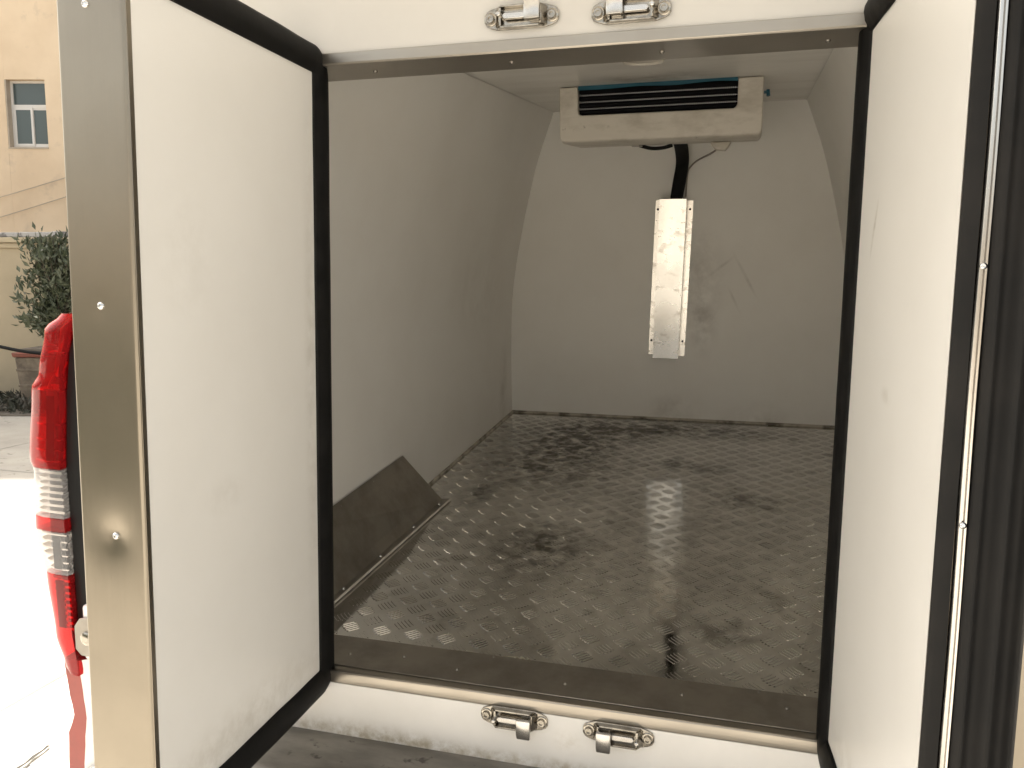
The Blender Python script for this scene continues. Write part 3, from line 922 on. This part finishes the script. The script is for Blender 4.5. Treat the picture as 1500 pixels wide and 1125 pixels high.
# --- latch keepers
def keeper(x, z, mirror, up):
    def K(px, py=None, pz=None):
        if py is None:
            px, py, pz = px
        return Vector((x + mirror * px, -0.003 - py, z + up * pz))
    m = MB()
    outline = [(-0.080, 0.007), (-0.076, 0.014), (-0.066, 0.019), (-0.050, 0.023), (0.050, 0.023), (0.066, 0.019), (0.076, 0.014), (0.080, 0.007),
               (0.080, -0.007), (0.076, -0.014), (0.066, -0.019), (0.050, -0.023), (-0.050, -0.023), (-0.066, -0.019), (-0.076, -0.014), (-0.080, -0.007)]
    m.prism(outline, 0.0, 0.005, axis=1, fn=K)
    base = part('latch_keeper', m, M_CAST, van, bevel=0.0012)
    # raised tray: two side walls joined by sloping ends
    m = MB()
    for s in (-1, 1):
        m.prism([(-0.052, 0.0052), (0.050, 0.0052), (0.040, 0.020), (-0.042, 0.020)], s * 0.0185, s * 0.0225, axis=2, fn=K)
    m.prism([(-0.056, 0.0052), (-0.050, 0.0052), (-0.040, 0.019), (-0.045, 0.019)], -0.018, 0.018, axis=2, fn=K)
    m.prism([(0.056, 0.0052), (0.050, 0.0052), (0.040, 0.019), (0.045, 0.019)], -0.018, 0.018, axis=2, fn=K)
    child('tray', m, M_CAST, base, bevel=0.001)
    m = MB()
    bar = [(-0.038, 0.0), (-0.033, 0.006), (0.012, 0.006), (0.018, 0.0), (0.012, -0.006), (-0.033, -0.006)]
    m.prism(bar, 0.012, 0.022, axis=1, fn=K)
    m.lathe([(0.0055, 0), (0.0055, 0.022), (0.004, 0.024)], K(-0.044, 0.005, 0.004), Vector((0, -1, 0)), 10)
    child('pin', m, M_STEEL, base, bevel=0.0015)
    # hook tab: neck out of the tray and a flat finger
    m = MB()
    m.box(0.018, 0.040, 0.006, 0.034, -0.010, 0.010, fn=K)
    rows = []
    for t, yy, w in ((-0.013, 0.030, 0.0155), (-0.0125, 0.036, 0.0165), (0.0, 0.0375, 0.0168), (0.022, 0.036, 0.0165), (0.032, 0.034, 0.0155), (0.0345, 0.031, 0.0135)):
        rows.append([K(0.029 - w, yy - 0.001, t), K(0.029 - w * 0.9, yy, t), K(0.029 + w * 0.9, yy, t), K(0.029 + w, yy - 0.001, t), K(0.029 + w, yy - 0.007, t), K(0.029 - w, yy - 0.007, t)])
    m.grid(rows, closed=True, caps=True)
    child('hook', m, M_STEEL, base, bevel=0.0012)
    for s in (-1, 1):
        m = MB()
        o = K(s * 0.066, 0.005, -0.001)
        m.lathe([(0.0135, 0), (0.0135, 0.0022), (0.012, 0.003), (0.0095, 0.003), (0.0092, 0.008), (0.008, 0.0095), (0.0045, 0.0095), (0.0042, 0.006), (0.001, 0.006)], o, Vector((0, -1, 0)), 18)
        child('bolt', m, M_CAST, base, angle=50)
for x, z, mi, up in ((-0.094, 1.507, 1, 1), (0.134, 1.502, -1, 1), (-0.103, -0.043, 1, -1), (0.139, -0.0445, -1, -1)):
    keeper(x, z, mi, up)

# --- outer body (mostly hidden): shell, black rear pillar, lower corner with the red stripe, tail lamps, wheels
shell = smooth_curve([(1.06, -0.42), (1.09, 0.05), (1.09, 0.55), (1.03, 0.92), (0.95, 1.30), (0.86, 1.68), (0.74, 1.92), (0.45, 2.02), (0.0, 2.04)], 4)
shell = [(p[0], p[1]) for p in shell]
m = MB()
ringo = [(-x, z) for x, z in shell] + [(x, z) for x, z in reversed(shell[:-1])]
rows = [[Vector((x, y, z)) for x, z in ringo] for y in (-0.17, 0.2, 1.5, 2.95)]
rows.append([Vector((x * 0.97, 3.5, z if z < 0.6 else 0.6 + (z - 0.6) * 0.72)) for x, z in ringo])
rows.append([Vector((x * 0.90, 4.3, z if z < 0.4 else 0.4 + (z - 0.4) * 0.12)) for x, z in ringo])
m.grid(rows)
m.add(rows[-1], [tuple(range(len(rows[-1])))])
part('body_shell', m, M_PAINT, van)
for sgn in (-1, 1):
    m = MB()
    m.prism([(sgn * 1.02, -0.16), (sgn * 0.99, 1.0), (sgn * 0.96, 1.20), (sgn * 0.94, 1.20), (sgn * 0.94, 1.0), (sgn * 0.95, -0.16)], -0.165, 0.0, axis=1)
    part('rear_frame', m, M_PAINT, van)
# raised tailgate added out of frame to shade the cargo doors
m = MB()
rows = []
for t in range(9):
    a = t / 8
    y = -0.14 - 1.20 * a
    z = 2.00 + 0.16 * a - 0.08 * a * a
    rows.append([Vector((x * (0.86 + 0.06 * a), y, z + dz - 0.05 * abs(x) ** 3)) for x, dz in ((-1, 0), (-0.6, 0.015), (0, 0.02), (0.6, 0.015), (1, 0), (1, -0.06), (0.6, -0.05), (0, -0.045), (-0.6, -0.05), (-1, -0.06))])
m.grid(rows, closed=True, caps=True)
part('unseen_tailgate', m, M_PAINT, van)

# lower corner of the body: white flank, red stripe, white inner edge (lofted along the height)
def corner_strip(mat, name, lf, rf, zs, ybase, parent=van):
    m = MB()
    rows = []
    for z in zs:
        rows.append([Vector(p) for p in (lf(z), tuple((a + b) / 2 for a, b in zip(lf(z), rf(z))), rf(z))])
    m.grid(rows)
    return part(name, m, mat, parent)
def lin(tab):
    def f(z):
        if z >= tab[0][0]:
            return tab[0][1]
        for (z0, a), (z1, b) in zip(tab, tab[1:]):
            if z >= z1:
                t = (z0 - z) / (z0 - z1)
                t = t * t * (3 - 2 * t)
                return a + (b - a) * t
        return tab[-1][1]
    return f
ZS = [0.075 - i * 0.0235 for i in range(25)]
left_edge = lin([(0.06, -1.140), (0.0, -1.133), (-0.065, -1.122), (-0.12, -1.142), (-0.20, -1.146), (-0.5, -1.150)])
mid_edge = lin([(0.06, -1.095), (0.0, -1.088), (-0.065, -1.082), (-0.12, -1.090), (-0.20, -1.098), (-0.5, -1.10)])
corner_strip(M_PAINT, 'body_corner', lambda z: (left_edge(z) - 0.012, -0.10, z), lambda z: (left_edge(z), -0.246, z), ZS, 0)
corner_strip(M_STRIPE, 'red_stripe', lambda z: (left_edge(z), -0.246, z), lambda z: (mid_edge(z), -0.25, z), ZS, 0)
corner_strip(M_PAINT, 'body_corner', lambda z: (mid_edge(z), -0.25, z), lambda z: (mid_edge(z) + 0.045, -0.215, z), ZS, 0)
corner_strip(M_PAINT, 'body_corner', lambda z: (mid_edge(z) + 0.045, -0.215, z), lambda z: (-0.93, -0.12, z), ZS, 0)
m = MB().tube([(-0.99, -0.23, -0.165), (-1.09, -0.245, -0.21), (-1.10, -0.25, -0.42)], 0.02, 8)
part('bumper_corner', m, M_PAINT, van)

LAMP_INNER = lin([(0.888, 1.040), (0.84, 1.066), (0.75, 1.088), (0.545, 1.103), (0.425, 1.101), (0.279, 1.100), (0.14, 1.098), (0.05, 1.088)])
def tail_lamp(sgn):
    lf = lin([(0.888, 1.071), (0.851, 1.125), (0.753, 1.148), (0.713, 1.176), (0.546, 1.194), (0.523, 1.183), (0.430, 1.190), (0.343, 1.192), (0.280, 1.167), (0.131, 1.150), (0.059, 1.126), (0.040, 1.112)])
    rf = LAMP_INNER
    def section(z, inset=0.0, k=10):
        xl, xr = lf(z) + 0.02 - inset, rf(z) + inset * 0.6
        w = xl - xr
        pts = [(xr, -0.243)]
        for i in range(k + 1):
            a = math.pi / 2 * i / k
            pts.append((xr + w * math.sin(a) ** 0.85 if i else xr, -0.215 - (0.045 - inset) * (math.cos(a) ** 0.6 if i < k else 0)))
        pts.append((xl - 0.012, -0.10))
        return [Vector((sgn * x, y, z)) for x, y in pts]
    def loft(z1, z0, inset=0.0, n=10, cap=True):
        return MB().grid([section(z1 + (z0 - z1) * i / n, inset) for i in range(n + 1)], closed=True, caps=cap)
    lamp = part('tail_lamp', loft(0.872, 0.055, 0.030, 40), M_HOUSING, van)
    for z1, z0, mat, nm, n in ((0.886, 0.5335, M_REDLENS, 'red_lens', 30), (0.5315, 0.4175, M_CLEARLENS, 'clear_lens', 8), (0.4155, 0.3865, M_REDLENS, 'red_band', 4), (0.3845, 0.2835, M_CLEARLENS, 'clear_lens', 8), (0.2815, 0.042, M_REDLENS, 'red_lens', 20)):
        child(nm, loft(z1, z0, 0.0, n), mat, lamp, angle=60)
    # reflector bowls and ribs behind the lenses
    m = MB()
    def rib(z, t, inset):
        a, b = section(z, inset), section(z - t, inset)
        m.grid([a, b], closed=True, caps=True)
    for k in range(7):
        rib(0.525 - k * 0.0155, 0.006, 0.010)
    for k in range(6):
        rib(0.376 - k * 0.0165, 0.0035, 0.012)
    for k in range(9):
        rib(0.268 - k * 0.0145, 0.006, 0.012)
    for z in (0.80, 0.715, 0.635, 0.60, 0.575, 0.55):
        rib(z, 0.004, 0.012)
    child('reflector_ribs', m, M_REFLECTOR, lamp)
    for z1, z0, nf, flip in ((0.845, 0.735, 4, 1), (0.725, 0.550, 6, -1), (0.375, 0.290, 5, 1), (0.262, 0.10, 5, -1)):
        m = MB()                                        # faceted reflector bowl
        rows = []
        for i in range(9):
            z = z1 + (z0 - z1) * i / 8
            a, b = rf(z) + 0.012, lf(z) - 0.010
            rows.append([Vector((sgn * (a + (b - a) * k / (2 * nf)), -0.236 + 0.012 * (k % 2) + 0.03 * (k / (2 * nf)) ** 3 + 0.006 * math.sin(i * 1.4 + flip), z)) for k in range(2 * nf + 1)])
        m.grid(rows)
        child('reflector_facets', m, M_REFLECTOR, lamp, smooth=False)
    m = MB()
    for z1, z0 in ((0.70, 0.548), (0.372, 0.292), (0.265, 0.15)):
        m.grid([[Vector((sgn * (rf(z) + 0.026), -0.2490, z)), Vector((sgn * (rf(z) + 0.050), -0.2470, z))] for z in (z1, z0)])
    child('bulb_shade', m, M_BLACK, lamp)
    m = MB().lathe([(0.017, 0), (0.017, 0.004), (0.011, 0.005), (0.010, 0.002)], (sgn * 1.062, -0.19, 0.888), (-0.1 * sgn, -0.45, 0.9), 18)
    child('top_grommet', m, M_BLACK, lamp)
    return lamp
tail_lamp(-1)
tail_lamp(1)
for sgn in (-1, 1):                                     # black weatherstrip pillar beside each lamp
    m = MB()
    rows = []
    for z in (0.158, 0.28, 0.425, 0.545, 0.70, 0.80, 0.875):
        w = LAMP_INNER(z)
        rows.append([Vector((sgn * (w + 0.02), -0.20, z)), Vector((sgn * (w - 0.001), -0.2415, z)), Vector((sgn * (w - 0.02), -0.243, z)), Vector((sgn * (w - 0.06), -0.236, z)), Vector((sgn * 0.96, -0.17, z))])
    m.grid(rows)
    part('rear_pillar_trim', m, M_BLACK, van)
# lower door hinge plate seen beside the steel edge
m = MB()
m.prism([(-1.090, 0.165), (-1.075, 0.185), (-0.99, 0.20), (-0.99, 0.095), (-1.075, 0.095), (-1.090, 0.11)], -0.262, -0.255, axis=1)
hinge = part('striker_plate', m, M_DARKSTEEL, van, bevel=0.002)
m = MB().lathe([(0.016, 0), (0.016, 0.004), (0.010, 0.007), (0.002, 0.007)], (-1.055, -0.262, 0.14), (0, -1, 0), 16)
child('bolt', m, M_CAST, hinge)
m = MB().box(-1.075, -0.99, -0.254, -0.20, 0.08, 0.215); child('bracket', m, M_PAINT, hinge, bevel=0.008)

for sx in (-0.93, 0.93):
    for y in (0.78, 3.35):
        c = Vector((sx, y, GZ + 0.31))
        m = MB().lathe([(0.20, -0.1), (0.29, -0.1), (0.31, -0.075), (0.31, 0.075), (0.29, 0.1), (0.20, 0.1)], c, (1, 0, 0), 28)
        wh = part('wheel', m, M_RUBBER, van)
        m = MB().lathe([(0.20, -0.08), (0.20, 0.06), (0.08, 0.05), (0.06, 0.085), (0.01, 0.085)], c, (1 if sx > 0 else -1, 0, 0), 24)
        child('rim', m, M_STEEL, wh)

# ------------------------------------------------------------------ cooling unit under the ceiling
unit = thing('cooling_unit', V(0, 1.95, 1.35), 'off-white evaporator cooling unit with dark coil slot, hung under the cargo ceiling', 'cooling unit')
yF, yBk = 1.757, 2.12
m = MB()
def uside(y, z):
    return (y, z)
# casing cheeks and lower front built round the coil slot
outl = [(-0.379, 1.571), (-0.379, 1.385), (-0.374, 1.370), (-0.362, 1.364), (0.388, 1.364), (0.400, 1.370), (0.405, 1.385), (0.405, 1.571),
        (0.312, 1.571), (0.311, 1.476), (0.306, 1.466), (0.297, 1.462), (-0.288, 1.462), (-0.298, 1.465), (-0.303, 1.474), (-0.304, 1.571)]
n_ = len(outl)
def ring_(y, lift):
    return [V(x, y, z + (lift if z < 1.40 else 0)) for x, z in outl]
ra, rb, rc = ring_(yF, 0.0), ring_(yF + 0.02, -0.008), ring_(yBk, -0.004)
m.add(ra + rb + rc, [tuple(range(n_)), tuple(range(3 * n_ - 1, 2 * n_ - 1, -1))] +
      [(i, (i + 1) % n_, (i + 1) % n_ + n_, i + n_) for i in range(n_)] + [(n_ + i, n_ + (i + 1) % n_, 2 * n_ + (i + 1) % n_, 2 * n_ + i) for i in range(n_)])
casing = part('casing', m, M_CASING, unit, bevel=0.006, segs=3, angle=50)
m = MB().box(-0.303, 0.311, 1.95, yBk - 0.01, 1.464, 1.5705, fn=V)
part('rear_cover', m, M_CASING, unit)
m = MB().box(-0.3025, 0.3118, yF + 0.05, yF + 0.06, 1.4635, 1.5705, fn=V)
coil = part('coil', m, M_COIL, unit)
for k, z in enumerate((1.488, 1.514, 1.540)):
    rowm = MB()
    n = 84
    for i in range(n):
        x = -0.298 + 0.605 * i / n
        rowm.box(x, x + 0.0026, yF + 0.014, yF + 0.05, z - 0.0016, z + 0.0016, fn=V)
    rowm.tube([V(-0.3015, yF + 0.03, z), V(0.3105, yF + 0.03, z)], 0.0012, 6)
    child('fin_row', rowm, M_FIN, coil, smooth=False)
m = MB()
for z in (1.475, 1.501, 1.527, 1.553):
    m.tube([V(-0.3015, yF + 0.026, z), V(0.3105, yF + 0.024, z)], 0.0098, 8)
child('coil_tubes', m, M_COIL, coil)
rows = []
m = MB()
for i in range(25):
    x = -0.302 + 0.612 * i / 24
    dz = 0.012 + 0.006 * mnoise.noise(Vector((x * 6, 0.3, 0.1)))
    rows.append([V(x, yF + 0.001, 1.5735), V(x, yF - 0.001, 1.5715 - dz)])
m.grid(rows)
part('film_strip', m, M_FILM, unit)
m = MB().tube([V(0.406, yF + 0.06, 1.520), V(0.425, yF + 0.06, 1.520)], 0.006, 8)
m.tube([V(0.421, yF + 0.06, 1.528), V(0.423, yF + 0.055, 1.505)], 0.007, 8)
part('side_screw', m, M_FILM, unit)
m = MB().prism([(0.20, 1.3575), (0.285, 1.3575), (0.275, 1.338), (0.262, 1.322), (0.222, 1.325), (0.212, 1.34)], 2.03, 2.10, axis=1, fn=V)
part('drain_outlet', m, M_CASING, unit, bevel=0.005)
m = MB().tube(smooth_curve([V(-0.10, 2.08, 1.359), V(-0.05, 2.08, 1.345), V(0.0, 2.08, 1.345), V(0.04, 2.09, 1.355)], 5), 0.008, 8)
part('pipe_loop', m, M_FOAM, unit)
m = MB().box(-0.13, -0.085, 2.06, 2.1, 1.353, 1.357, fn=V)
part('mount_tab', m, M_DARKSTEEL, unit)

# black insulated pipe from unit to bulkhead, thin drain tube, folded steel cover
path = smooth_curve([V(0.055, 2.11, 1.44), V(0.055, 2.20, 1.40), V(0.053, 2.40, 1.36), V(0.047, 2.55, 1.30), V(0.030, 2.598, 1.21), V(0.012, 2.604, 1.10)], 6)
m = MB().tube(path, 0.031, 14)
hose = link('insulated_pipe', m, M_FOAM)
hose['label'] = 'black foam insulated pipe dropping from the cooling unit into the steel cover'
hose['category'] = 'pipe'
m = MB().tube(smooth_curve([V(0.225, 2.09, 1.330), V(0.19, 2.30, 1.325), V(0.12, 2.55, 1.31), V(0.083, 2.62, 1.285), V(0.066, 2.628, 1.25), V(0.060, 2.63, 1.14)], 6), 0.0042, 8)
dt = link('drain_tube', m, M_CABLE)
dt['label'] = 'thin grey drain tube curving from the cooling unit outlet to the black pipe'
dt['category'] = 'tube'
cov = thing('pipe_cover', V(0, YB, 0.7), 'tall folded stainless steel pipe cover screwed upright on the white bulkhead', 'pipe cover')
tilt = math.atan2(0.026, 0.79)
def Cv(a, y, z):
    """cover coordinates: a across from its axis, z up from its foot; leans a little"""
    zz = 0.334 + z
    return V(-0.019 + a + z * 0.0345, y, zz - a * 0.012)
HC = 0.797
m = MB()
def cbox(m, a0, a1, y0, y1, z0, z1):
    vs = [Cv(a, y, z) for a in (a0, a1) for y in (y0, y1) for z in (z0, z1)]
    m.add(vs, [(0, 1, 3, 2), (4, 6, 7, 5), (0, 4, 5, 1), (2, 3, 7, 6), (0, 2, 6, 4), (1, 5, 7, 3)])
rows = []
for j in range(25):
    z = HC * j / 24
    row = []
    for i in range(9):
        a = -0.068 + 0.130 * i / 8
        w = 0.0018 * mnoise.noise(Vector((a * 9, z * 3.3, 6.2)))
        row.append(Cv(a, YB - 0.044 - 0.040 * z / HC + w, z))       # deeper at the top, where the pipe enters
    rows.append([Cv(-0.068, YB - 0.004, z)] + row + [Cv(0.062, YB - 0.004, z)])
m.grid(rows)
part('cover_channel', m, M_COVER, cov, angle=30)
for a0, a1, z0, z1 in ((-0.094, -0.0685, 0.012, HC - 0.004), (0.0625, 0.090, 0.008, HC - 0.008)):
    m = MB(); cbox(m, a0, a1, YB - 0.005, YB - 0.0015, z0, z1)
    fl = part('flange', m, M_COVER, cov)
    for z in (0.085, HC - 0.05):
        c = Cv((a0 + a1) / 2, YB - 0.005, z)
        screw(c, -V(0, 1, 0), fl, 0.006, mat=M_BLACK)
